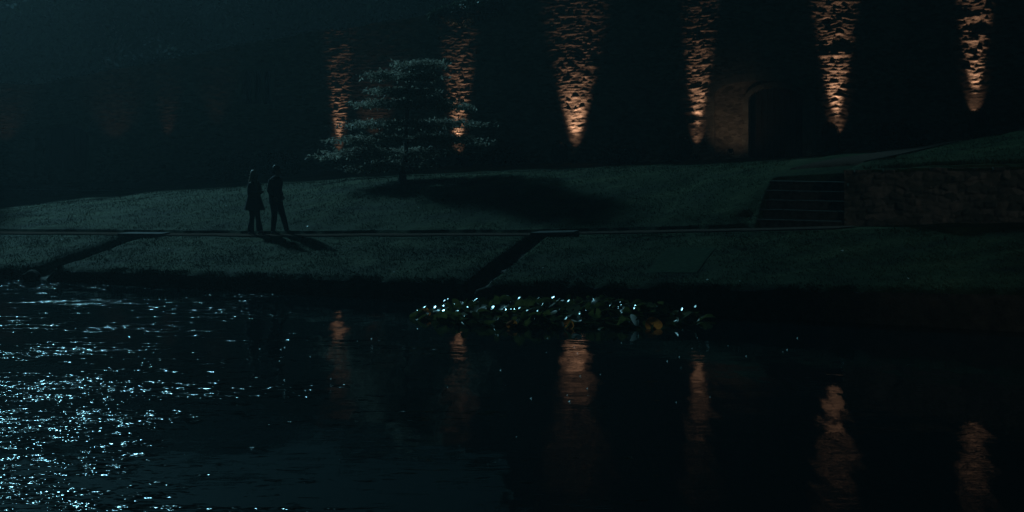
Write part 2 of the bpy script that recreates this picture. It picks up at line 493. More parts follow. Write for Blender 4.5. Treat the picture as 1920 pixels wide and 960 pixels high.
# ------------------------------------------------------------------ rubble relief
def rubble(w, z, seed, ch=(.07, .15), ln=(.14, .42), depth=.05, joint=.012):
    """height of a coursed rubble face at (w,z): courses of uneven stones, each set proud by its own amount"""
    r = np.random.default_rng(seed)
    zz = z + (vnoise(w * .6, z * .2, seed + 1) - .5) * .22 + (vnoise(w * 2.4, z * 1.2, seed + 2) - .5) * .12 + (vnoise(w * 7, z * 5, seed + 12) - .5) * .05
    lo_, hi_ = zz.min() - 1, zz.max() + 1
    edges = [lo_]
    while edges[-1] < hi_: edges.append(edges[-1] + r.uniform(*ch))
    edges = np.array(edges)
    ci = np.clip(np.searchsorted(edges, zz, side='right') - 1, 0, len(edges) - 2)
    cz0 = edges[ci]; cz1 = edges[ci + 1]
    out = np.zeros_like(w)
    wmin, wmax = w.min() - 1, w.max() + 1
    ww = w + (vnoise(w * 3, z * 9, seed + 3) - .5) * .05
    for c in np.unique(ci):
        m = ci == c
        e = [wmin - r.uniform(0, .4)]
        while e[-1] < wmax: e.append(e[-1] + r.uniform(*ln))
        e = np.array(e)
        k = len(e)
        dep = r.normal(0, depth * .42, k); tx = r.normal(0, .12, k); tz = r.normal(0, .22, k)
        hgt = r.random(k)
        j = np.clip(np.searchsorted(e, ww[m], side='right') - 1, 0, k - 2)
        a = ww[m] - e[j]; b = e[j + 1] - ww[m]
        u = zz[m] - cz0[m]; v = cz1[m] - zz[m]
        d = np.minimum(np.minimum(a, b), np.minimum(u, v))
        edge = np.clip(d / (joint * 2.2), 0, 1) ** .6
        out[m] = (depth * .75 * edge + edge * (dep[j] + tx[j] * (a - b) * .25 + tz[j] * (u - v) * .3))
    out += (vnoise(w * 11, z * 16, seed + 4) - .5) * depth * .35 + (vnoise(w * 24, z * 30, seed + 5) - .5) * depth * .2
    out += (vnoise(w * 1.1, z * 1.6, seed + 6) - .5) * depth * 1.1
    return out

# ------------------------------------------------------------------ castle wall
TOPX = [-60, -15.9, -15.6, -12, -8, -4.5, -1, 1.5, 3.2, 5, 6.0, 6.2, 30, 60]
TOPZ = [11.0, 10.8, 5.0, 5.1, 5.7, 6.3, 6.9, 7.2, 7.45, 7.75, 7.95, 9.9, 10.4, 10.6]  # wall raised above view at left end and right half to cast shade
def wtop(w): return np.interp(w, TOPX, TOPZ) + (vnoise(w * 1.2, w * 0, 44) - .5) * .12
def wbase(w):
    x, y = -6.06 + WX * w, 50 + WY * w
    s, t = ST(x, y)
    return np.interp(s, *T_BASE)

wv = np.concatenate([np.arange(-19, -15, .12), np.arange(-15, 24, .045), np.arange(24, 27, .12)])
zf = np.arange(0, 1.0001, 1 / 290)
Wg, Zf = np.meshgrid(wv, zf, indexing='ij')
z0 = 1.5
Zg = z0 + (wtop(Wg) - z0) * Zf
rel = rubble(Wg, Zg, 5, ch=(.06, .13), ln=(.11, .34), depth=.022)
rel += (vnoise(Wg * .45, Zg * .6, 71) - .5) * .07
# hollows and ledges that break the lit strips
def feature(wc, zc, rw, rz, d):
    global rel
    q = np.exp(-(((Wg - wc) / rw) ** 2 + ((Zg - zc) / rz) ** 2) ** 1.5)
    rel += d * q
feature(17.0, 5.95, .5, .14, .02); feature(17.25, 6.3, .45, .16, -.035)
feature(16.75, 7.02, .10, .08, -.3)
feature(21.2, 6.4, .5, .15, .02); feature(21.4, 6.8, .4, .2, -.05)
feature(12.6, 3.95, .5, .10, -.03); feature(8.6, 3.9, .25, .1, -.03)
def arch_mask(w, z, a, b, zs, zc, pad=0):
    mid = (a + b) / 2; hw = (b - a) / 2 + pad
    q = np.clip(1 - ((w - mid) / hw) ** 2, 0, 1)
    return (np.abs(w - mid) < hw) & (z < zs + pad + (zc - zs) * np.sqrt(q))
DOOR_OUT = (13.1, 16.1, 4.62, 5.12); DOOR_IN = (14.2, 15.95, 4.45, 4.90)
LEFT_ARCH = (-12.0, -9.75, 3.05, 3.62)
flat = arch_mask(Wg, Zg, *DOOR_OUT)
rel = np.where(flat, rel * .35 - .34, rel)
rel = np.where(arch_mask(Wg, Zg, *DOOR_IN), -.95, rel)
rel = np.where(arch_mask(Wg, Zg, *LEFT_ARCH), -.8, rel)
WIN = [(-3.7, -2.6, 4.35, 5.55)]
for a, b, c, d in WIN:
    rel = np.where((Wg > a) & (Wg < b) & (Zg > c) & (Zg < d), -.3, rel)
X = -6.06 + WX * Wg - .2369 * rel; Y = 50 + WY * Wg - .9714 * rel
V1 = np.stack([X, Y, Zg], -1).reshape(-1, 3)
n1, n2 = Wg.shape
idx = np.arange(n1 * n2).reshape(n1, n2)
F1 = np.stack([idx[:-1, :-1], idx[1:, :-1], idx[1:, 1:], idx[:-1, 1:]], -1).reshape(-1, 4)
# thick core behind the face, with a top, following the same skyline
wc = np.concatenate([[-60, -40, -30, -24], np.arange(-19, 27.01, .5), [30, 40, 60]])
tp = wtop(wc) - .03
rows = []
for o, zz in ((-1.0, np.full(len(wc), 1.2)), (-1.0, tp - .15), (-.03, tp), (-1.7, tp + .0), (-1.7, np.full(len(wc), 1.2))):
    rows.append(np.stack([-6.06 + WX * wc - .2369 * o, 50 + WY * wc - .9714 * o, zz], -1))
V2 = np.concatenate(rows); L = len(wc)
F2 = []
for r_ in range(4):
    for i in range(L - 1):
        F2.append((r_ * L + i, r_ * L + i + 1, (r_ + 1) * L + i + 1, (r_ + 1) * L + i))
F2 = np.array(F2) + len(V1)
wall = np_mesh("castle_wall", np.concatenate([V1, V2]), np.concatenate([F1, F2]), M['rubble'])
tag(wall, "tall ruined castle wall of coursed rubble stone washed by warm uplights", "castle wall")

def along_wall(mb, a0, a1, o0, o1, z0_, z1_):
    c = [W(a, o, z) for z in (z0_, z1_) for o in (o0, o1) for a in (a0, a1)]
    F = [(0, 2, 3, 1), (4, 5, 7, 6), (0, 1, 5, 4), (2, 6, 7, 3), (0, 4, 6, 2), (1, 3, 7, 5)]
    mb.add(c, F)

def arch_surround(name, a, b, zb, zs, zc, wid, o0, o1, mat, parent, n=15, gap=.006):
    """jamb blocks and voussoirs, every stone a little different, one mesh"""
    mb = MB(); r = random.Random(hash(name) % 100 + 3)
    z = zb
    while z < zs - .05:
        h = min(r.uniform(.22, .38), zs - z)
        e = r.uniform(-.03, .05)
        along_wall(mb, a - wid - e, a, o0, o1 + r.uniform(-.012, .012), z + gap, z + h - gap)
        e = r.uniform(-.03, .05)
        along_wall(mb, b, b + wid + e, o0, o1 + r.uniform(-.012, .012), z + gap, z + h - gap)
        z += h
    mid = (a + b) / 2; hw = (b - a) / 2
    for i in range(n):
        A0 = math.pi * (i + .03) / n; A1 = math.pi * (i + .97) / n
        oo = o1 + r.uniform(-.012, .012)
        q = []
        for o in (o0, oo):
            for A, k in ((A0, 0), (A1, 0), (A1, 1), (A0, 1)):
                x_ = mid - math.cos(A) * (hw + wid * k); z_ = zs + math.sin(A) * (zc - zs + wid * k)
                q.append(W(x_, o, z_))
        mb.add(q, [(0, 1, 2, 3), (7, 6, 5, 4), (0, 4, 5, 1), (1, 5, 6, 2), (2, 6, 7, 3), (3, 7, 4, 0)])
    return mb.build(name, mat, parent)

arch_surround("arch_surround", 13.1, 16.1, 2.4, 4.62, 5.12, .26, -.33, .03, M['dressed'], wall, 19)
arch_surround("door_surround", 14.2, 15.95, 2.4, 4.45, 4.90, .16, -.9, -.20, M['dressed'], wall, 13)
arch_surround("arch_surround", -12.0, -9.75, 1.8, 3.05, 3.62, .24, -.7, .05, M['dressed'], wall, 15)
# oak double door deep in the right-hand arch and in the left gateway
def plank_door(a, b, zb, zs, zc, o):
    mb = MB(); n = 9
    mid = (a + b) / 2; hw = (b - a) / 2
    for i in range(n):
        x0 = a + (b - a) * i / n + .006; x1 = a + (b - a) * (i + 1) / n - .006
        xm = (x0 + x1) / 2
        zt = zs + (zc - zs) * math.sqrt(max(0, 1 - ((xm - mid) / hw) ** 2))
        along_wall(mb, x0, x1, o - .05, o, zb, zt)
    d = mb.build("door", M['wood'], wall)
    hb = MB()
    for zz in (zb + .5, zb + 1.5): along_wall(hb, a + .08, a + .75, o + .002, o + .014, zz, zz + .05)
    hb.build("hinge_strap", M['iron'], d)
    hd = MB(); along_wall(hd, b - .35, b - .27, o + .002, o + .05, zb + .95, zb + 1.1)
    hd.build("handle", M['iron'], d)
plank_door(14.21, 15.94, 2.55, 4.44, 4.88, -.78)
plank_door(-11.99, -9.76, 1.9, 3.04, 3.6, -.65)
# one mullioned window high up on the left
for a, b, c, d in WIN:
    fr = MB()
    along_wall(fr, a - .14, b + .14, -.28, .06, c - .16, c - .01)
    along_wall(fr, a - .14, b + .14, -.28, .09, d + .01, d + .17)
    along_wall(fr, a - .14, a, -.28, .04, c - .008, d + .008)
    along_wall(fr, b, b + .14, -.28, .04, c - .008, d + .008)
    wi = fr.build("window", M['dressed'], wall)
    mu = MB()
    for q in (1 / 3, 2 / 3): along_wall(mu, a + (b - a) * q - .05, a + (b - a) * q + .05, -.26, -.08, c, d)
    mu.build("mullion", M['dressed'], wi)
    pn = MB(); along_wall(pn, a, b, -.285, -.265, c, d); pn.build("pane", M['glass'], wi)

# ------------------------------------------------------------------ uplights against the wall
def uplight(w, off, zb, energy, angle, tilt, label, cat_group, yaw=0, color=(1.0, .61, .41), spill=0):
    x, y, _ = W(w, off)
    root = empty("floodlight", (x, y, zb))
    tag(root, label, "floodlight", cat_group)
    b = MB(); b.box(-.1, .1, -.07, .07, 0, .02); b.box(-.105, -.09, -.02, .02, .021, .16); b.box(.09, .105, -.02, .02, .021, .16)
    b.build("bracket", M['iron'], root)
    body = MB().loft([(0, 0, .06, .05, .05), (0, 0, .10, .075, .075), (0, 0, .17, .08, .08), (0, 0, .19, .086, .086)], 16).build("housing", M['iron'], root, True)
    MB().loft([(0, 0, .192, .07, .07), (0, 0, .197, .068, .068)], 16).build("lens", M['glass'], root)
    sp = bpy.data.lights.new("spot", 'SPOT')
    sp.energy = energy; sp.color = color
    sp.spot_size = R(angle); sp.spot_blend = 1.0; sp.shadow_soft_size = .07
    so = bpy.data.objects.new("spot", sp); col.objects.link(so); so.parent = root
    so.location = (0, 0, .21)
    out = Vector((-.2369, -.9714, 0)); al = Vector((WX, WY, 0))
    d = (Vector((0, 0, 1)) - out * math.tan(R(tilt)) + al * math.tan(R(yaw))).normalized()
    so.rotation_euler = (-d).to_track_quat('Z', 'Y').to_euler()
    if spill:
        s2 = bpy.data.lights.new("spill", 'SPOT'); s2.energy = spill; s2.color = color
        s2.spot_size = R(44); s2.spot_blend = 1.0; s2.shadow_soft_size = .04
        s2o = bpy.data.objects.new("spill", s2); col.objects.link(s2o); s2o.parent = root
        s2o.location = (0, 0, .21)
        d2 = (Vector((0, 0, 1)) - out * math.tan(R(20))).normalized()
        s2o.rotation_euler = (-d2).to_track_quat('Z', 'Y').to_euler()
    return root
GU = "warm floodlights at the foot of the wall"
# w, off, z, energy, angle, tilt, yaw
uplight(0.0, .30, 2.22, 200, 22, 9, "first bright floodlight at the foot of the wall, left of the tiered tree", GU, spill=5)
uplight(4.35, .30, 2.10, 400, 23, 9, "floodlight lighting the wall behind the right side of the tiered tree", GU, spill=8)
uplight(8.45, .34, 2.30, 480, 33, 10.5, "floodlight casting the widest warm fan on the wall, right of the tree", GU, spill=10)
uplight(12.55, .30, 2.50, 460, 19.5, 7.5, "floodlight on the wall just left of the arched doorway", GU, 1, spill=8)
uplight(17.05, .31, 2.80, 800, 22, 6.5, "floodlight on the wall just right of the arched doorway behind a round bush", GU, -1, spill=10)
uplight(21.3, .31, 3.50, 600, 19.5, 6.5, "floodlight at the far right end of the wall behind a low domed bush", GU, spill=9)
GL = "faint floodlights along the left part of the wall"
uplight(-4.7, .6, 2.15, 4, 40, 8, "weak floodlight at the wall foot nearest the walking couple", GL)
uplight(-6.6, .4, 2.0, 6, 30, 9, "weak floodlight between the left archway and the couple, small pale glow above it", GL)
uplight(-8.7, .9, 2.0, 4, 70, 14, "weak floodlight just right of the left archway", GL)
uplight(-13.2, .9, 1.95, 4, 70, 14, "weak floodlight at the extreme left end of the wall", GL)
uplight(1.3, .6, 2.4, 10, 60, 14, "weak floodlight behind the tiered tree crown", GL)
uplight(13.75, 1.3, 2.72, 13, 88, 60, "weak floodlight lighting the pale panel inside the right doorway arch", GL, color=(1, .74, .5))  # fixture added only to brighten the doorway panel

# ------------------------------------------------------------------ leaves
def leaves(name, C, size, mat, parent=None, flat=.5, aspect=.45, droop=.0, seed=1, out_dir=None):
    r = np.random.default_rng(seed)
    n = len(C)
    d = r.normal(size=(n, 3)); d[:, 2] *= (1 - flat); 
    if out_dir is not None: d = d * .6 + out_dir
    d[:, 2] -= droop
    d /= np.linalg.norm(d, axis=1)[:, None] + 1e-9
    u = r.normal(size=(n, 3)); u[:, 2] *= (1 - flat) * .6
    u -= d * (u * d).sum(1)[:, None]
    u /= np.linalg.norm(u, axis=1)[:, None] + 1e-9
    L = size * r.uniform(.6, 1.3, n)[:, None]
    Vv = np.stack([C, C + d * L * .5 + u * L * aspect * .5, C + d * L, C + d * L * .5 - u * L * aspect * .5], 1).reshape(-1, 3)
    return np_mesh(name, Vv, np.arange(len(Vv)).reshape(-1, 4), mat, parent)

# ------------------------------------------------------------------ tiered tree
TX, TY = -3.25, 42.1
TZ = gz(TX, TY)
tree = empty("tiered_tree", (TX, TY, TZ))
tag(tree, "small tiered tree with pale flat sprays of leaves on the lawn before the wall", "tree")
tb = MB()
trunk_pts = [(0, 0, -.1), (.03, .02, .35), (.12, .02, .8), (.1, 0, 1.4), (.16, .02, 2.1), (.22, .03, 2.8), (.32, .02, 3.35)]
tb.tube(trunk_pts, .10, .02, 8)
tb.loft([(0, 0, -.15, .2, .19), (0, 0, 0, .14, .13), (.01, .01, .2, .10, .10)], 9)
tips = []
tiers = [  # height, reach left, reach right, depth reach, thickness
    (3.50, .35, .85, .5, .08), (3.14, 1.15, .8, .75, .08), (2.68, 1.35, .75, .9, .08), (2.32, 1.5, 1.6, 1.0, .08),
    (1.74, 1.5, 1.9, 1.1, .09), (1.32, 2.1, 2.2, 1.3, .09), (.90, 2.5, 1.2, 1.2, .10), (.52, 1.3, .9, .9, .10)]
rt = random.Random(11)
LC = []; 
nr = np.random.default_rng(5)
XB = {0: [(.1, .85)], 1: [(math.pi, 1.2), (.2, .8)], 2: [(math.pi * .97, 1.4)], 3: [(0, 1.6), (math.pi, 1.4)], 4: [(.05, 1.9), (math.pi * 1.05, 1.4)], 5: [(0, 2.2), (.2, 1.8), (math.pi, 2.1)], 6: [(math.pi * 1.02, 2.5), (math.pi * .93, 2.3), (math.pi * 1.1, 2.1), (-.1, 1.3)], 7: [(math.pi * 1.1, 1.4)]}
for zi, (hz, rl, rr, rd, th) in enumerate(tiers):
    ztr = max(.25, hz - .12)
    # trunk point at that height
    tp_ = np.array([np.interp(ztr, [p[2] for p in trunk_pts], [p[i] for p in trunk_pts]) for i in range(3)])
    nb = 9 if hz < 3.2 else 6
    for b in range(nb + len(XB.get(zi, []))):
        az = 2 * math.pi * (b + rt.uniform(-.35, .35)) / nb
        reach = math.hypot((rr if math.cos(az) > 0 else rl) * math.cos(az), rd * math.sin(az)) * rt.uniform(.55, .98)
        if b >= nb: az, reach = XB[zi][b - nb]
        cx, sy = math.cos(az), math.sin(az)
        if b < nb and abs(cx) < .75 and rt.random() < .3: continue
        zend = hz + rt.uniform(-.07, .06)
        pts = []
        for k in range(6):
            q = k / 5
            pts.append((tp_[0] + cx * reach * q, tp_[1] + sy * reach * q,
                        tp_[2] + (zend - tp_[2]) * min(1, q * 1.8) - .05 * q * q * reach + rt.uniform(-.02, .02)))
        tb.tube(pts, .028 if hz < 2 else .018, .005, 5)
        # flat sprays of leaves along the outer part, in clumps with gaps
        for c in range(int(5 + reach * 4)):
            q = rt.uniform(.34, 1.02)
            i = min(4, int(q * 5)); f = q * 5 - i
            c0 = np.array(pts[i]) * (1 - f) + np.array(pts[min(5, i + 1)]) * f
            c0[:2] += nr.normal(0, .12 + .06 * q, 2)
            m = int(nr.integers(22, 62))
            pp = c0 + nr.normal(0, 1, (m, 3)) * np.array([.17, .16, th * .56])
            LC.append(pp)
LC = np.concatenate(LC)
tb.build("trunk", M['bark'], tree, True)
leaves("crown", LC, .12, M['tree_leaf'], tree, flat=.45, aspect=.42, droop=.35, seed=9)

# ------------------------------------------------------------------ dark trees added behind the wall to screen the haze glow
def glow_screen_tree(x, y, h, r_, label, seed):
    z = 1.8
    root = empty("tree", (x, y, z)); tag(root, label, "tree", "dark trees beyond the wall")
    r = np.random.default_rng(seed); q = random.Random(seed)
    tb_ = MB(); tb_.tube([(0, 0, -.3), (.1, 0, h * .2), (0, .1, h * .5), (.05, 0, h * .85)], .22, .05, 8)
    Cs = []
    for k in range(26):
        hz_ = q.uniform(.18, 1.0); a = q.uniform(0, 6.283)
        rad = r_ * math.sqrt(max(0, 1 - ((hz_ - .5) / .56) ** 2)) * q.uniform(.45, 1.0)
        c = np.array([math.cos(a) * rad, math.sin(a) * rad, h * hz_])
        tb_.tube([(0, 0, h * max(.12, hz_ * .7)), tuple(c * np.array([.5, .5, 1]) - np.array([0, 0, .2])), tuple(c)], .05, .012, 5)
        Cs.append(c + r.normal(size=(420, 3)) * np.array([r_ * .26, r_ * .26, r_ * .2]))
    Cs = np.concatenate(Cs); Cs = Cs[(Cs[:, 2] > .3) & (Cs[:, 2] < h * 1.06)]
    tb_.build("trunk", M['bark'], root)
    leaves("crown", Cs, .34, M['far_leaf'], root, flat=.2, aspect=.6, seed=seed)
bt = [(-27.5, 66, 8.6, 2.9), (-24.2, 64.5, 9.1, 2.8), (-21.0, 66, 9.2, 2.9), (-18.0, 64, 8.9, 2.7), (-15.2, 66, 9.4, 2.9), (-12.2, 64.5, 9.2, 2.8),
      (-9.2, 66, 9.5, 2.9), (-6.1, 64.5, 9.3, 2.8), (-3.0, 66, 9.5, 2.8), (.1, 65, 9.2, 2.8), (3.2, 66, 9.2, 2.8)]
wh = ["leftmost dark tree beyond the low end of the wall", "second dark tree from the left beyond the wall", "dark tree beyond the wall above the left archway",
      "dark tree beyond the wall right of the left archway", "dark tree beyond the wall left of the walking couple", "dark tree beyond the wall above the mullioned window",
      "dark tree beyond the wall above the walking couple", "dark tree beyond the wall left of the first bright strip", "dark tree beyond the wall over the first bright strip",
      "dark tree beyond the wall over the tiered tree", "dark tree beyond the wall behind the ivy clump"]
for i, (b, lb) in enumerate(zip(bt, wh)): glow_screen_tree(*b, lb, 300 + i)

# ------------------------------------------------------------------ shrubs in the bed, clipped balls by the floodlights
def shrub(x, y, rx, ry, h, label, name="shrub", n=1500, leafs=.07, clip=False, seed=0, group="dark shrubs in the bed along the wall", cat="shrub"):
    z = gz(x, y)
    root = empty(name, (x, y, z))
    tag(root, label, cat, group)
    r = np.random.default_rng(seed + 100)
    sb = MB(); rr_ = random.Random(seed)
    for k in range(5):
        a = rr_.uniform(0, 6.28)
        sb.tube([(0, 0, -.05), (math.cos(a) * rx * .25, math.sin(a) * ry * .25, h * .35), (math.cos(a) * rx * .5, math.sin(a) * ry * .5, h * .62)], .02, .006, 5)
    sb.build("stem", M['bark'], root)
    d = r.normal(size=(n, 3)); d /= np.linalg.norm(d, axis=1)[:, None]
    rad = (r.uniform(.86, 1.0, n) if clip else r.uniform(.45, 1.0, n) ** .6)[:, None]
    if not clip:
        az = np.arctan2(d[:, 1], d[:, 0]); el = d[:, 2]
        rad = rad * (.72 + .5 * vnoise(az * 2.2 + seed, el * 2.2 + seed, seed + 3))[:, None]
    C = d * rad * np.array([rx, ry, h * .5]) + np.array([0, 0, h * .5])
    C = C[C[:, 2] > -.05]
    fo = leaves("foliage", C, leafs, M['shrub_leaf'], root, flat=.1, aspect=.55, seed=seed)
    if clip:
        MB().loft([(0, 0, h * .06, rx * .45, ry * .45), (0, 0, h * .2, rx * .72, ry * .72), (0, 0, h * .5, rx * .84, ry * .84),
                   (0, 0, h * .78, rx * .66, ry * .66), (0, 0, h * .9, rx * .3, ry * .3)], 16).build("inner_foliage", M['shrub_leaf'], root, True)
    return root
GB = "clipped round bushes in front of the floodlights"
def wshrub(w, off, *a, **k):
    x, y, _ = W(w, off); return shrub(x, y, *a, **k)
wshrub(16.86, 1.05, .30, .30, .98, "clipped round bush before the floodlight right of the arched doorway", "round_bush", 2600, .045, True, 1, GB, "bush")
wshrub(21.32, 1.1, .36, .34, .98, "clipped domed bush before the floodlight at the far right", "round_bush", 2600, .045, True, 2, GB, "bush")
wshrub(8.12, 1.2, .30, .30, .80, "clipped round bush at the left foot of the widest light fan", "round_bush", 2200, .045, True, 3, GB, "bush")
wshrub(12.2, 1.2, .32, .32, .85, "clipped round bush before the floodlight left of the arched doorway", "round_bush", 2200, .045, True, 4, GB, "bush")
wshrub(4.95, 1.3, .36, .34, .50, "clipped low bush just right of the tiered tree", "round_bush", 2000, .045, True, 5, GB, "bush")
sh = [(-3.4, 1.6, .8, .5, .9, "leafy shrub at the wall foot directly behind the man"),
      (-1.7, 1.5, .9, .5, 1.0, "leafy shrub at the wall foot left of the first bright light strip"),
      (2.3, 1.5, .8, .5, .8, "leafy shrub at the wall foot hidden behind the tree crown"),
      (6.3, 1.5, .9, .5, .62, "low leafy shrub between the tree and the widest light fan"),
      (10.2, 1.5, .9, .5, .60, "low leafy shrub midway between the widest light fan and the strip by the doorway"),
      (18.9, 1.6, 1.0, .6, .8, "broad leafy shrub between the two rightmost light strips"),
      (23.2, 1.6, .8, .6, .9, "leafy shrub right of the last light strip")]
for i, (w, o, rx, ry, h, lb) in enumerate(sh):
    wshrub(w, o, rx, ry, h, lb, "shrub", 2600, .075, False, 20 + i)
# low clipped hedge left
hx = empty("low_hedge", (*W(-13.0, 1.6)[:2], gz(*W(-13.0, 1.6)[:2])), math.atan2(WY, WX))
tag(hx, "low clipped hedge along the foot of the wall at the far left", "hedge")
r = np.random.default_rng(77)
n = 26000
C = np.stack([r.uniform(-6.5, 6.5, n), r.uniform(-.3, .3, n), r.uniform(0, .42, n)], -1)
face = r.integers(0, 3, n)
C[face == 0, 2] = .42 + r.normal(0, .015, (face == 0).sum())
C[face == 1, 1] = -.3 + r.normal(0, .015, (face == 1).sum())
leaves("foliage", C, .045, M['shrub_leaf'], hx, flat=.1, aspect=.55, seed=4)
MB().box(-6.4, 6.4, -.24, .24, -.1, .37).build("inner_foliage", M['shrub_leaf'], hx)
# ivy over the top of the wall
def ivy(w0, w1, drop, n, label, seed):
    root = empty("ivy", W((w0 + w1) / 2, .05, float(wtop(np.array([(w0 + w1) / 2]))[0])))
    tag(root, label, "ivy", "ivy on the wall top")
    r = np.random.default_rng(seed)
    w = r.uniform(w0, w1, n); q = r.random(n) ** 1.6
    env = drop * (.35 + .65 * vnoise(w * 1.3, w * 0, seed)) * np.sin(np.pi * (w - w0) / (w1 - w0)) ** .5
    top = wtop(w) + .22 * np.sin(np.pi * (w - w0) / (w1 - w0))
    z = top - q * (env + .2)
    o = .05 + r.uniform(0, .16, n) - np.where(r.random(n) < .3, r.uniform(0, .5, n), 0) * (z > wtop(w))
    P3 = np.stack([-6.06 + WX * w - .2369 * o, 50 + WY * w - .9714 * o, z], -1) - np.array(root.location)
    leaves("foliage", P3, .10, M['ivy_leaf'], root, flat=.1, aspect=.8, droop=.4, seed=seed)
    sb = MB()
    for k in range(4):
        a = w0 + (w1 - w0) * (k + .5) / 4
        pts = [np.array(W(a + .1 * math.sin(j * 2 + k), .07, float(wtop(np.array([a]))[0]) - j * drop * .18)) - np.array(root.location) for j in range(4)]
        sb.tube([tuple(p) for p in pts], .018, .008, 5)
        sb.build("stem", M['bark'], root); sb = MB()
ivy(3.3, 6.3, .8, 2600, "ivy clump spilling over the wall top above the strip behind the tree", 1)
ivy(20.6, 22.4, 1.0, 1500, "ivy clump crossing the top of the rightmost light strip", 2)

# ------------------------------------------------------------------ steps and retaining wall
st = empty("stone_steps", P(5.4, STEP_T[0], 1.42), math.atan2(DY, DX))
tag(st, "flight of five dark stone steps climbing from the path beside the rubble wall", "steps")
hw_ = (STEP_S[1] - STEP_S[0]) / 2
zb_ = 1.42
for k in range(5):
    m_ = MB(); d0 = k * .40
    top = (k + 1) * .204
    r_ = random.Random(k)
    m_.box(-hw_ - .04, hw_ - .02 - (.0), d0 + .02, 2.15, top - .204 if k else -.15, top - .045)
    m_.build("riser", M['step'], st)
    n_ = MB(); x = -hw_ - .05
    while x < hw_ - .1:
        w_ = min(r_.uniform(.5, .8), hw_ - .02 - x)
        n_.box(x + .004, x + w_ - .004, d0 - .02 + r_.uniform(-.008, .008), d0 + .43, top - .043, top + r_.uniform(-.004, .004)); x += w_
    n_.build("tread", M['step'], st, bevel=.01)

rt_root = empty("retaining_wall", P(6.4, RET_T, 1.5), 0)
tag(rt_root, "rough mossy rubble retaining wall with a grassy top right of the steps", "retaining wall")
so_, to_ = 6.40, RET_T
def ret_face(name, n_w, length, fn, h0, h1, seed):
    wv_ = np.linspace(0, length, n_w); zf_ = np.linspace(0, 1, 60)
    A, B = np.meshgrid(wv_, zf_, indexing='ij')
    z0_, z1_ = h0(A), h1(A)
    Z = z0_ + (z1_ - z0_) * B
    rel_ = rubble(A + seed * 7, Z, seed, ch=(.12, .24), ln=(.14, .34), depth=.10, joint=.022) + .25 * 0
    Xs, Ys = fn(A, rel_)
    V = np.stack([Xs, Ys, Z], -1).reshape(-1, 3) - np.array(rt_root.location)
    a, b = A.shape; idx = np.arange(a * b).reshape(a, b)
    F = np.stack([idx[:-1, :-1], idx[1:, :-1], idx[1:, 1:], idx[:-1, 1:]], -1).reshape(-1, 4)
    return np_mesh(name, V, F, M['retain'], rt_root, True)
rb = lambda s: np.interp(s, *T_PATH) - .2
rtp = lambda s: 2.79 + (s - 6.5) * .045 + (vnoise(s * 2.5, s * 0, 5) - .5) * .05
def f_front(a, r_):
    s = so_ + a; t = to_ - .25 - r_
    return DX * s + NX * t, 30.62 + DY * s + NY * t
ret_face("front_face", 330, 9.5, f_front, lambda a: rb(so_ + a), lambda a: rtp(so_ + a), 8)
def f_side(a, r_):
    s = so_ + .05 - r_ * .3; t = to_ - .25 + a
    return DX * s + NX * t, 30.62 + DY * s + NY * t
ret_face("end_face", 80, 2.6, f_side, lambda a: rb(so_ + a * 0), lambda a: rtp(so_ + a * 0), 9)
cp = MB()
ss_ = np.arange(so_ - .02, so_ + 9.5, .3)
for i in range(len(ss_) - 1):
    a, b = ss_[i], ss_[i + 1]; z_ = float(rtp(np.array([a + .15]))[0])
    c = [P(x_, y_, zq) for zq in (z_ - .06, z_ + random.uniform(-.01, .015)) for y_ in (to_ - .30, to_ + .2) for x_ in (a + .004, b - .004)]
    c = [tuple(np.array(q) - np.array(rt_root.location)) for q in c]
    cp.add(c, [(0, 2, 3, 1), (4, 5, 7, 6), (0, 1, 5, 4), (2, 6, 7, 3), (0, 4, 6, 2), (1, 3, 7, 5)])
cp.build("turf_capping", M['grass'], rt_root)

# slabs that carry the path over the two rills, and the smoother panel of turf
def slab(s0, s1, t0, t1, label, seed):
    mb = MB(); r_ = random.Random(seed)
    c = []
    zt = max(gz(*P(q, 4.2)[:2]) for q in (s0, s1)) + .055
    for z_ in (zt - .07, zt):
        for a, b in ((s0, t0), (s1, t0 + .02), (s1 - .05, t1), (s0 + .04, t1 - .02)):
            zz = z_ + (float(np.interp(a, *T_PATH)) - float(np.interp((s0 + s1) / 2, *T_PATH)))
            c.append(P(a, b, zz))
    mb.add(c, [(3, 2, 1, 0), (4, 5, 6, 7), (0, 1, 5, 4), (1, 2, 6, 5), (2, 3, 7, 6), (3, 0, 4, 7)])
    o = mb.build("stone_slab", M['slab'], bevel=.012)
    return tag(o, label, "stone slab", "slabs bridging the rills on the path")
slab(-.95, .15, 3.72, 4.3, "pale flat stone slab on the path at the head of the middle rill", 1)
slab(-12.9, -11.5, 3.70, 4.2, "pale flat stone slab on the path at the head of the left rill", 2)
Vv = []; Ff = []
for i, t in enumerate(np.linspace(.85, 2.65, 14)):
    for s in np.linspace(2.75, 3.85, 10):
        Vv.append(P(s, t, float(ground(np.array([s]), np.array([t]))[0]) + .012))
for i in range(13):
    for j in range(9): Ff.append((i * 10 + j, i * 10 + j + 1, (i + 1) * 10 + j + 1, (i + 1) * 10 + j))
tag(np_mesh("turf_panel", Vv, Ff, M['turf'], smooth=True), kind='structure')
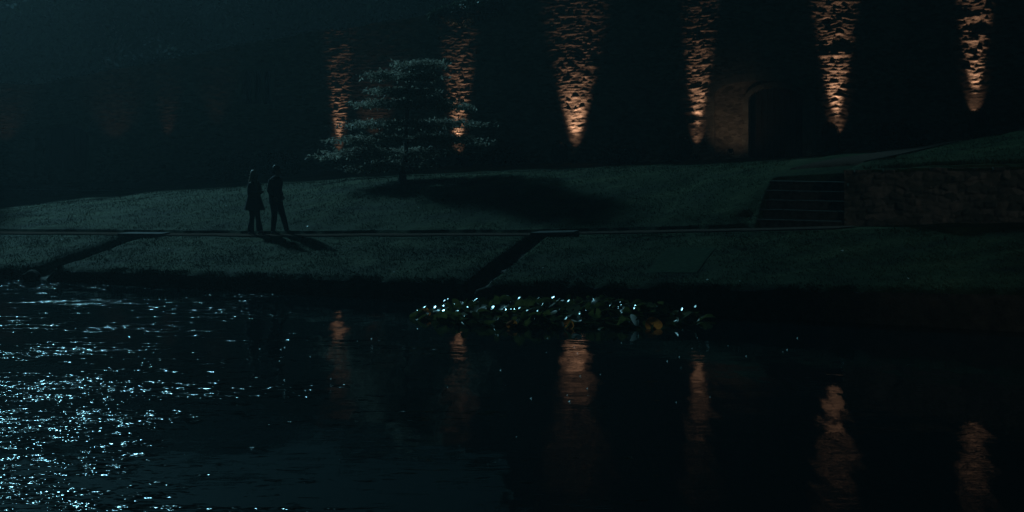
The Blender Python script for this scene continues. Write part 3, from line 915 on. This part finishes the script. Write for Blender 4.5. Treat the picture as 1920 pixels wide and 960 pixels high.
# small stone at the mouth of the middle rill
def rock(x, y, z, r_, label, seed):
    bm = bmesh.new(); bmesh.ops.create_icosphere(bm, subdivisions=3, radius=r_)
    rr_ = random.Random(seed); o3 = [rr_.uniform(0, 9) for _ in range(3)]
    for v in bm.verts:
        q = v.co.normalized()
        n_ = math.sin(q.x * 3 + o3[0]) * .12 + math.sin(q.y * 4 + o3[1]) * .12 + math.sin(q.z * 5 + q.x * 4 + o3[2]) * .08
        v.co = Vector((q.x * 1.2, q.y * .8, q.z * .75)) * r_ * (1 + n_)
    me = bpy.data.meshes.new("rock"); bm.to_mesh(me); bm.free()
    o = link_mesh("rock", me, M['step'], None, True); o.location = (x, y, z)
    return tag(o, label, "rock", "rocks at the rill mouths")
x, y, _ = P(-.55, -.12); rock(x, y, .16, .24, "rough stone at the mouth of the middle rill above the lily patch", 1)
x, y, _ = P(-.95, -.10); rock(x, y, .05, .17, "smaller rough stone low at the waterline of the middle rill", 2)
x, y, _ = P(-12.6, -.12); rock(x, y, .08, .2, "rough stone at the mouth of the left rill", 3)

# ------------------------------------------------------------------ water lily patch
LAMP = Vector(lo.location); CAM = Vector(cam.location)
def pad_mesh(name, rad, curl, seed, mat, dome=0.0):
    r_ = random.Random(seed)
    V = [(0, 0, 0)]; F = []
    n = 18; rings = 4
    for k in range(1, rings + 1):
        q = k / rings
        for i in range(n):
            a = math.radians(12) + (2 * math.pi - math.radians(24)) * i / (n - 1)
            rr_ = rad * q * (1 + .05 * math.sin(3 * a + seed))
            z = curl * rad * q ** 3 * (.5 + .5 * math.sin(2 * a + seed * 1.7)) - dome * rad * q * q
            V.append((math.cos(a) * rr_, math.sin(a) * rr_, z))
    for i in range(n - 1): F.append((0, 1 + i, 2 + i))
    for k in range(rings - 1):
        for i in range(n - 1):
            a = 1 + k * n + i; F.append((a, a + n, a + n + 1, a + 1))
    me = bpy.data.meshes.new(name); me.from_pydata(V, [], F); me.update()
    me.materials.append(mat)
    me.polygons.foreach_set("use_smooth", [True] * len(me.polygons))
    return me
pads = {k: [pad_mesh("lily_pad", .14, c, i, M[k], dm) for i, (c, dm) in enumerate([(.05, 0), (.3, .1), (.5, .05), (.15, .35), (.7, 0)])] for k in ('lily_green', 'lily_orange', 'lily_pale', 'lily_wet')}
def put_pad(x, y, z, mesh, scale, nrm, label, rz=None, stalk=True):
    o = bpy.data.objects.new("lily_pad", mesh); col.objects.link(o)
    o.location = (x, y, z)
    q = Vector(nrm).normalized().to_track_quat('Z', 'Y')
    o.rotation_mode = 'QUATERNION'
    o.rotation_quaternion = q @ Matrix.Rotation(random.uniform(0, 6.28) if rz is None else rz, 3, 'Z').to_quaternion()
    o.scale = scale if isinstance(scale, tuple) else (scale,) * 3
    tag(o, label, "lily pad", "water lily pads in the floating patch")
    return o
rl = random.Random(5)
def in_patch(x, y):
    s, t = ST(x, y)
    return t < -.15 and ((x - .95) / 3.05) ** 2 + ((y - (28.75 - .1 * (x - .95))) / 1.5) ** 2 < 1
cnt = 0; tries = 0; spots = []
while cnt < 260 and tries < 20000:
    tries += 1
    x = rl.uniform(-2.3, 4.1); y = rl.uniform(27, 30.8)
    if not in_patch(x, y): continue
    if any((x - a) ** 2 + (y - b) ** 2 < .085 ** 2 for a, b in spots): continue
    spots.append((x, y))
    edge = ((x - .95) / 3.05) ** 2 + ((y - (28.75 - .1 * (x - .95))) / 1.5) ** 2
    z = .015 + (1 - edge) * rl.uniform(0, .38) + rl.uniform(0, .05)
    nrm = (rl.gauss(0, .38), rl.gauss(0, .38), 1)
    put_pad(x, y, z, rl.choice(pads['lily_green']), rl.uniform(.7, 1.35), nrm, "dark green water lily pad crowded among many alike in the floating patch")
    cnt += 1
# small wet pads added and tilted at the lamp to make white glints
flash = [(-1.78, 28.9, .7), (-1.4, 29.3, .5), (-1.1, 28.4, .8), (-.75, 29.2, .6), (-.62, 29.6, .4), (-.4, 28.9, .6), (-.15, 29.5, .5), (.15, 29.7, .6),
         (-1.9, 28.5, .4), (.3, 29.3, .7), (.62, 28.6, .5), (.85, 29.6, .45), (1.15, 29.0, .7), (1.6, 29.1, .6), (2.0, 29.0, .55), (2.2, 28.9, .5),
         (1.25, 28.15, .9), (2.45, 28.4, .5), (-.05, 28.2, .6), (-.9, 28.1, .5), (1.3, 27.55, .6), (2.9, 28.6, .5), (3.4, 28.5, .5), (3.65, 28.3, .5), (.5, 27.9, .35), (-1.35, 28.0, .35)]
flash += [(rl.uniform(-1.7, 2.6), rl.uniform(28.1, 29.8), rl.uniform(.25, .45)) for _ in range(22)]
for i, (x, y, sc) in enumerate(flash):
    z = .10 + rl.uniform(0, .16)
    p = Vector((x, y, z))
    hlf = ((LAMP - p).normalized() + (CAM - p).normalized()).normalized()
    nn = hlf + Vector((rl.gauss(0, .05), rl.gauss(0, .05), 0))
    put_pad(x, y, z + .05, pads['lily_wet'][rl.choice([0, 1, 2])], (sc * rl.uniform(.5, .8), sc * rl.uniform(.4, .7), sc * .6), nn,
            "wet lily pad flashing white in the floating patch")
for x, y, z, sc, lab, k, v in [
        (-1.75, 28.75, .12, .6, "rust coloured lily pad at the left tip of the floating patch", 'lily_orange', 1),
        (-1.75, 28.6, .10, .8, "brown orange lily pad just below the left tip of the patch", 'lily_orange', 3),
        (0.0, 27.3, .09, .8, "dull orange lily pad at the near edge left of the middle of the patch", 'lily_orange', 3),
        (1.08, 27.3, .10, .85, "orange lily pad beside the brightest white pad at the near edge", 'lily_orange', 3),
        (2.72, 27.3, .11, 1.2, "largest orange lily pad lying at the near right edge of the patch", 'lily_orange', 3),
        (3.12, 27.5, .10, 1.1, "olive domed lily pad right of the largest orange pad", 'lily_green', 3)]:
    put_pad(x, y, z, pads[k][v], sc, (rl.uniform(-.25, .1), -.8, .75), lab)
put_pad(2.37, 27.35, .15, pads['lily_pale'][2], (.45, .95, 1), (-.25, -.9, .35), "pale pointed leaf standing upright left of the largest orange pad", rz=.6)
put_pad(1.26, 27.4, .13, pads['lily_pale'][4], (.75, .55, 1), (-.4, -.3, 1), "broad white wet leaf beside the orange pad at the near edge", rz=1.0)

# ------------------------------------------------------------------ fallen petals on the grass
pet = pad_mesh("fallen_leaf", .035, .5, 3, M['petal'])
def petal(s, t, label, sc=1):
    x, y, _ = P(s, t)
    o = bpy.data.objects.new("fallen_leaf", pet); col.objects.link(o)
    o.location = (x, y, gz(x, y) + .045)
    o.rotation_euler = (rl.uniform(-.5, .5), rl.uniform(-.5, .5), rl.uniform(0, 6)); o.scale = (sc,) * 3
    tag(o, label, "fallen leaf", "pale fallen leaves on the grass")
petal(-7.66, 4.75, "pale fallen leaf on the grass at the toe of the man's leading shoe", 1.3)
for s, t in [(-8.9, .9), (-3.0, .4), (.35, 1.0), (4.9, .25), (4.2, .3), (8.2, .5), (-10.2, 2.2), (3.4, 3.0), (-14.2, 3.0), (-5, 6.1), (-11.3, 6.6), (1.4, .6), (6.7, 2.1)]:
    petal(s, t, "tiny pale fallen leaf lying alone on the grass", rl.uniform(.5, .8))

PC = [(rl.uniform(-5, 4.5), rl.uniform(16, 26)) for _ in range(9)]
for k in range(42):
    c_ = rl.choice(PC); x = c_[0] + rl.gauss(0, .9); y = c_[1] + rl.gauss(0, 1.4)
    if abs(x) > y * .36 : continue
    p = Vector((x, y, .006)); hlf = ((LAMP - p).normalized() + (CAM - p).normalized()).normalized()
    o = bpy.data.objects.new("fallen_leaf", pet); col.objects.link(o); o.location = p
    o.rotation_euler = (hlf + Vector((rl.gauss(0, .12), rl.gauss(0, .12), 0))).to_track_quat('Z', 'Y').to_euler(); o.scale = (rl.uniform(.15, .6),) * 3
    tag(o, "tiny pale petal floating alone on the dark water", "petal", "petals floating on the pond")

# ------------------------------------------------------------------ people
def hand_chain(V, E, Rr, wrist, palm_dir, curl_dir, side):
    """palm vertex then five short finger chains"""
    w = Vector(V[wrist]); pd = Vector(palm_dir).normalized(); cd = Vector(curl_dir).normalized()
    sd = pd.cross(cd).normalized() * side
    pi = len(V); V.append(tuple(w + pd * .055)); E.append((wrist, pi)); Rr.append((.030, .018))
    for k, (off, L) in enumerate(((-.027, .062), (-.009, .075), (.009, .07), (.027, .055))):
        a = len(V)
        b0 = w + pd * .085 + sd * off
        V.append(tuple(b0)); V.append(tuple(b0 + pd * L * .5 + cd * L * .18)); V.append(tuple(b0 + pd * L * .75 + cd * L * .55))
        E += [(pi, a), (a, a + 1), (a + 1, a + 2)]; Rr += [(.009, .009), (.0085, .0085), (.007, .007)]
    a = len(V)
    b0 = w + pd * .03 - sd * .032
    V.append(tuple(b0)); V.append(tuple(b0 + pd * .03 - sd * .018 + cd * .012)); V.append(tuple(b0 + pd * .055 - sd * .012 + cd * .03))
    E += [(pi, a), (a, a + 1), (a + 1, a + 2)]; Rr += [(.011, .011), (.0095, .0095), (.008, .008)]

def person(loc, rz, label, J, H, female):
    """J: joints dict in metres, figure faces +x, z up"""
    root = empty("person", loc, rz)
    tag(root, label, "person")
    V = []; E = []; Rr = []; I = {}
    def add(n, p, r_, par=None):
        I[n] = len(V); V.append(p); Rr.append(r_ if isinstance(r_, tuple) else (r_, r_))
        if par: E.append((I[par], I[n]))
    add('pelvis', J['pelvis'], (.13, .10))
    add('waist', J['waist'], (.12, .095), 'pelvis')
    add('chest', J['chest'], (.15, .11), 'waist')
    add('neck', J['neck'], .052, 'chest')
    add('jaw', J['jaw'], (.066, .072), 'neck')
    add('head', J['head'], (.078, .095), 'jaw')
    add('crown', J['crown'], (.06, .07), 'head')
    nx = Vector(J['jaw']).lerp(Vector(J['head']), .55)
    hd = Vector(J.get('look', (1, 0, 0))).normalized()
    for sd, sg in (('l', 1), ('r', -1)):
        add('sh' + sd, J['sh' + sd], .055, 'chest')
        add('el' + sd, J['el' + sd], .040, 'sh' + sd)
        add('wr' + sd, J['wr' + sd], .026, 'el' + sd)
        add('hip' + sd, J['hip' + sd], .088, 'pelvis')
        add('kn' + sd, J['kn' + sd], .056, 'hip' + sd)
        add('an' + sd, J['an' + sd], .038, 'kn' + sd)
        a = Vector(J['an' + sd]); t_ = Vector(J['toe' + sd])
        add('ball' + sd, tuple(a.lerp(t_, .7)), (.035, .028), 'an' + sd)
        add('toe' + sd, J['toe' + sd], (.026, .02), 'ball' + sd)
        pd = Vector(J['wr' + sd]) - Vector(J['el' + sd])
        pd = pd.normalized()
        hand_chain(V, E, Rr, I['wr' + sd], pd, J.get('curl' + sd, (1, 0, 0)), sg)
    body = skin("body", V, E, Rr, M['skin'], root)
    # face
    fc = MB()
    hc = Vector(J['head']); up = Vector((0, 0, 1)); sdv = up.cross(hd).normalized()
    nz = hc + hd * .092 - up * .035
    fc.add([tuple(nz + up * .035), tuple(nz - up * .012 + sdv * .016), tuple(nz - up * .012 - sdv * .016), tuple(nz + hd * .026 - up * .008)],
           [(0, 1, 3), (0, 3, 2), (1, 2, 3), (0, 2, 1)])
    fc.build("nose", M['skin'], root, True)
    for sg in (1, -1):
        e = hc + hd * .082 + sdv * .032 * sg - up * .002
        MB().loft([(*(e - hd * .008), .012, .008, hd), (*(e + hd * .004), .010, .007, hd), (*(e + hd * .007), .004, .003, hd)], 8).build("eye", M['eye'], root, True)
        e = hc + sdv * .078 * sg - up * .02 - hd * .005
        MB().loft([(*(e - up * .03), .006, .012), (*e, .012, .022), (*(e + up * .03), .007, .014)], 8).build("ear", M['skin'], root, True)
    mo = hc + hd * .078 - up * .075
    MB().loft([(*(mo - sdv * .024), .003, .003, sdv), (*mo, .009, .007, sdv), (*(mo + sdv * .024), .003, .003, sdv)], 8).build("mouth", M['scarf'], root, True)
    return root

def sleeve(mb, a, b, c, r0, r1, r2, seed=0):
    a, b, c = Vector(a), Vector(b), Vector(c)
    pts = [(a, r0), (a.lerp(b, .35), r0 * .95), (a.lerp(b, .75), r1 * 1.05), (b, r1), (b.lerp(c, .3), r1 * .98), (b.lerp(c, .7), (r1 + r2) / 2), (c, r2)]
    mb.loft([(*p, q, q) for p, q in pts], 12, wob=.04, seed=seed)

def leg(mb, hip, kn, an, r0, r1, r2, seed=0):
    a, b, c = Vector(hip), Vector(kn), Vector(an)
    pts = [(a + Vector((0, 0, .06)), r0 * .95), (a, r0), (a.lerp(b, .5), (r0 + r1) / 2 * 1.03), (b, r1), (b.lerp(c, .35), r1 * .98), (b.lerp(c, .75), r2 * 1.05), (c, r2)]
    mb.loft([(*p, q, q) for p, q in pts], 12, wob=.03, seed=seed)

def shoe(ank, toe, parent, rad=.045):
    a, t_ = Vector(ank), Vector(toe)
    d = (t_ - a); d.z = 0; d.normalize()
    heel = a - d * .05; 
    zb = min(t_.z - .015, a.z - .06)
    pts = [(heel.x, heel.y, a.z - .045, .030, .035), (a.x, a.y, a.z - .02, .046, .048), (*(a.lerp(t_, .45)), .045, .038), (*(a.lerp(t_, .8)), .045, .027), (*(t_ + d * .03), .026, .016)]
    MB().loft([(p[0], p[1], p[2], p[4], p[3], (d.x, d.y, -.15)) for p in pts], 12).build("shoe", M['leather'], parent, True)

# woman: long auburn hair, dark knee-length coat, hands together in front, walking right
JW = dict(pelvis=(0, 0, .92), waist=(.0, 0, 1.07), chest=(0, 0, 1.28), neck=(.015, 0, 1.43), jaw=(.035, 0, 1.50), head=(.035, 0, 1.575), crown=(.02, 0, 1.64),
          shl=(0, .155, 1.36), ell=(.02, .20, 1.12), wrl=(.16, .07, 1.13), shr=(0, -.155, 1.36), elr=(.0, -.21, 1.10), wrr=(.17, -.06, 1.12),
          hipl=(0, .085, .86), knl=(.05, .085, .48), anl=(.12, .085, .09), toel=(.27, .09, .035),
          hipr=(0, -.085, .86), knr=(.0, -.085, .48), anr=(-.06, -.085, .09), toer=(.08, -.09, .03), look=(.93, -.35, .12),
          curll=(.1, -.7, .3), curlr=(.1, .7, .3))
wx, wy = -6.84, 37.75
wz = gz(wx, wy) + .02
wom = person((wx, wy, wz), R(-28), "woman with long auburn hair in dark flared coat walking beside the man", JW, 1.68, True)
ct_ = MB()
ct_.loft([(0, 0, 1.43, .07, .08), (0, 0, 1.40, .10, .16), (0, 0, 1.33, .14, .195), (.0, 0, 1.2, .15, .19), (0, 0, 1.06, .155, .18), (0, 0, .92, .20, .215),
          (-.005, 0, .78, .24, .25), (-.005, 0, .66, .285, .28)], 22, cap=False, wob=.035, seed=2)
sleeve(ct_, JW['shl'], JW['ell'], JW['wrl'], .075, .062, .052, 1)
sleeve(ct_, JW['shr'], JW['elr'], JW['wrr'], .075, .062, .052, 2)
ct_.build("coat", M['coat_cloth'], wom, True)
tr = MB()
leg(tr, JW['hipl'], JW['knl'], (JW['anl'][0], JW['anl'][1], .10), .10, .068, .085, 1)
leg(tr, JW['hipr'], JW['knr'], (JW['anr'][0], JW['anr'][1], .10), .10, .068, .085, 2)
tr.build("trousers", M['denim'], wom, True)
shoe(JW['anl'], JW['toel'], wom); shoe(JW['anr'], JW['toer'], wom)
hr = MB()
hr.loft([(.025, 0, 1.69, .035, .035), (.005, 0, 1.675, .085, .075), (-.012, 0, 1.63, .098, .092), (-.025, 0, 1.57, .10, .098), (-.045, 0, 1.50, .088, .105), (-.075, 0, 1.41, .075, .125),
         (-.105, 0, 1.31, .055, .125), (-.11, 0, 1.22, .035, .10), (-.105, 0, 1.17, .012, .05)], 20, wob=.04, seed=3)
hr.build("hair", M['hair_auburn'], wom, True)
sc_ = MB(); sc_.loft([(.02, 0, 1.39, .085, .10), (.03, 0, 1.42, .10, .11), (.03, 0, 1.45, .085, .095)], 16, wob=.06, seed=4)
sc_.loft([(.11, -.03, 1.42, .03, .035), (.14, -.04, 1.33, .022, .04), (.15, -.04, 1.22, .02, .04), (.155, -.04, 1.15, .015, .035)], 10, wob=.08, seed=5)
sc_.build("scarf", M['scarf'], wom, True)

# man: dark jacket and trousers, hands in pockets, stepping right
JM = dict(pelvis=(0, 0, .97), waist=(-.01, 0, 1.12), chest=(.0, 0, 1.36), neck=(.03, 0, 1.53), jaw=(.06, 0, 1.61), head=(.06, 0, 1.69), crown=(.05, 0, 1.76),
          shl=(-.01, .19, 1.45), ell=(-.04, .24, 1.18), wrl=(.07, .19, 1.02), shr=(-.01, -.19, 1.45), elr=(-.06, -.24, 1.17), wrr=(.06, -.2, 1.0),
          hipl=(0, .095, .91), knl=(.16, .095, .50), anl=(.29, .09, .09), toel=(.44, .09, .05),
          hipr=(0, -.095, .91), knr=(.01, -.095, .50), anr=(-.03, -.09, .09), toer=(.13, -.10, .03), look=(1, -.25, .08),
          curll=(.3, -.6, -.2), curlr=(.3, .6, -.2))
mx_, my_ = -6.27, 37.75
mz_ = gz(mx_, my_) + .02
man = person((mx_, my_, mz_), R(-20), "tall man in dark jacket and trousers striding along the path beside the woman", JM, 1.82, False)
jk = MB()
jk.loft([(.03, 0, 1.545, .07, .075), (.02, 0, 1.51, .10, .14), (.0, 0, 1.46, .14, .235), (0, 0, 1.36, .165, .25), (-.01, 0, 1.2, .165, .235), (-.01, 0, 1.05, .16, .215),
         (0, 0, .90, .165, .215), (0, 0, .82, .17, .218)], 22, cap=False, wob=.02, seed=6)
sleeve(jk, JM['shl'], JM['ell'], JM['wrl'], .085, .068, .055, 3)
sleeve(jk, JM['shr'], JM['elr'], JM['wrr'], .085, .068, .055, 4)
jk.build("jacket", M['black_cloth'], man, True)
tr = MB()
leg(tr, JM['hipl'], JM['knl'], (JM['anl'][0] - .005, JM['anl'][1], .10), .115, .078, .062, 3)
leg(tr, JM['hipr'], JM['knr'], (JM['anr'][0], JM['anr'][1], .10), .115, .078, .062, 4)
tr.build("trousers", M['black_cloth'], man, True)
shoe(JM['anl'], JM['toel'], man); shoe(JM['anr'], JM['toer'], man)
hr = MB()
hr.loft([(.05, 0, 1.81, .04, .04), (.03, 0, 1.795, .085, .078), (.015, 0, 1.755, .10, .09), (.005, 0, 1.70, .092, .09), (-.005, 0, 1.65, .07, .082), (-.005, 0, 1.615, .05, .06)], 18, wob=.035, seed=7)
hr.build("hair", M['hair_dark'], man, True)

# ------------------------------------------------------------------ haze (closed box round the place)
def mk_haze():
    m = bpy.data.materials.new("haze"); m.use_nodes = True
    nt = m.node_tree
    nt.nodes.remove(nt.nodes["Principled BSDF"])
    v = nt.nodes.new("ShaderNodeVolumePrincipled")
    v.inputs["Density"].default_value = .0009
    v.inputs["Color"].default_value = (.75, .95, 1, 1)
    v.inputs["Anisotropy"].default_value = .4
    nt.links.new(v.outputs[0], nt.nodes["Material Output"].inputs["Volume"])
    return m
hz = MB().box(-95, 75, -12, 96, -1.8, 33).build("haze", mk_haze())
tag(hz, "thin night mist over the pond and lawn", None, kind='stuff')
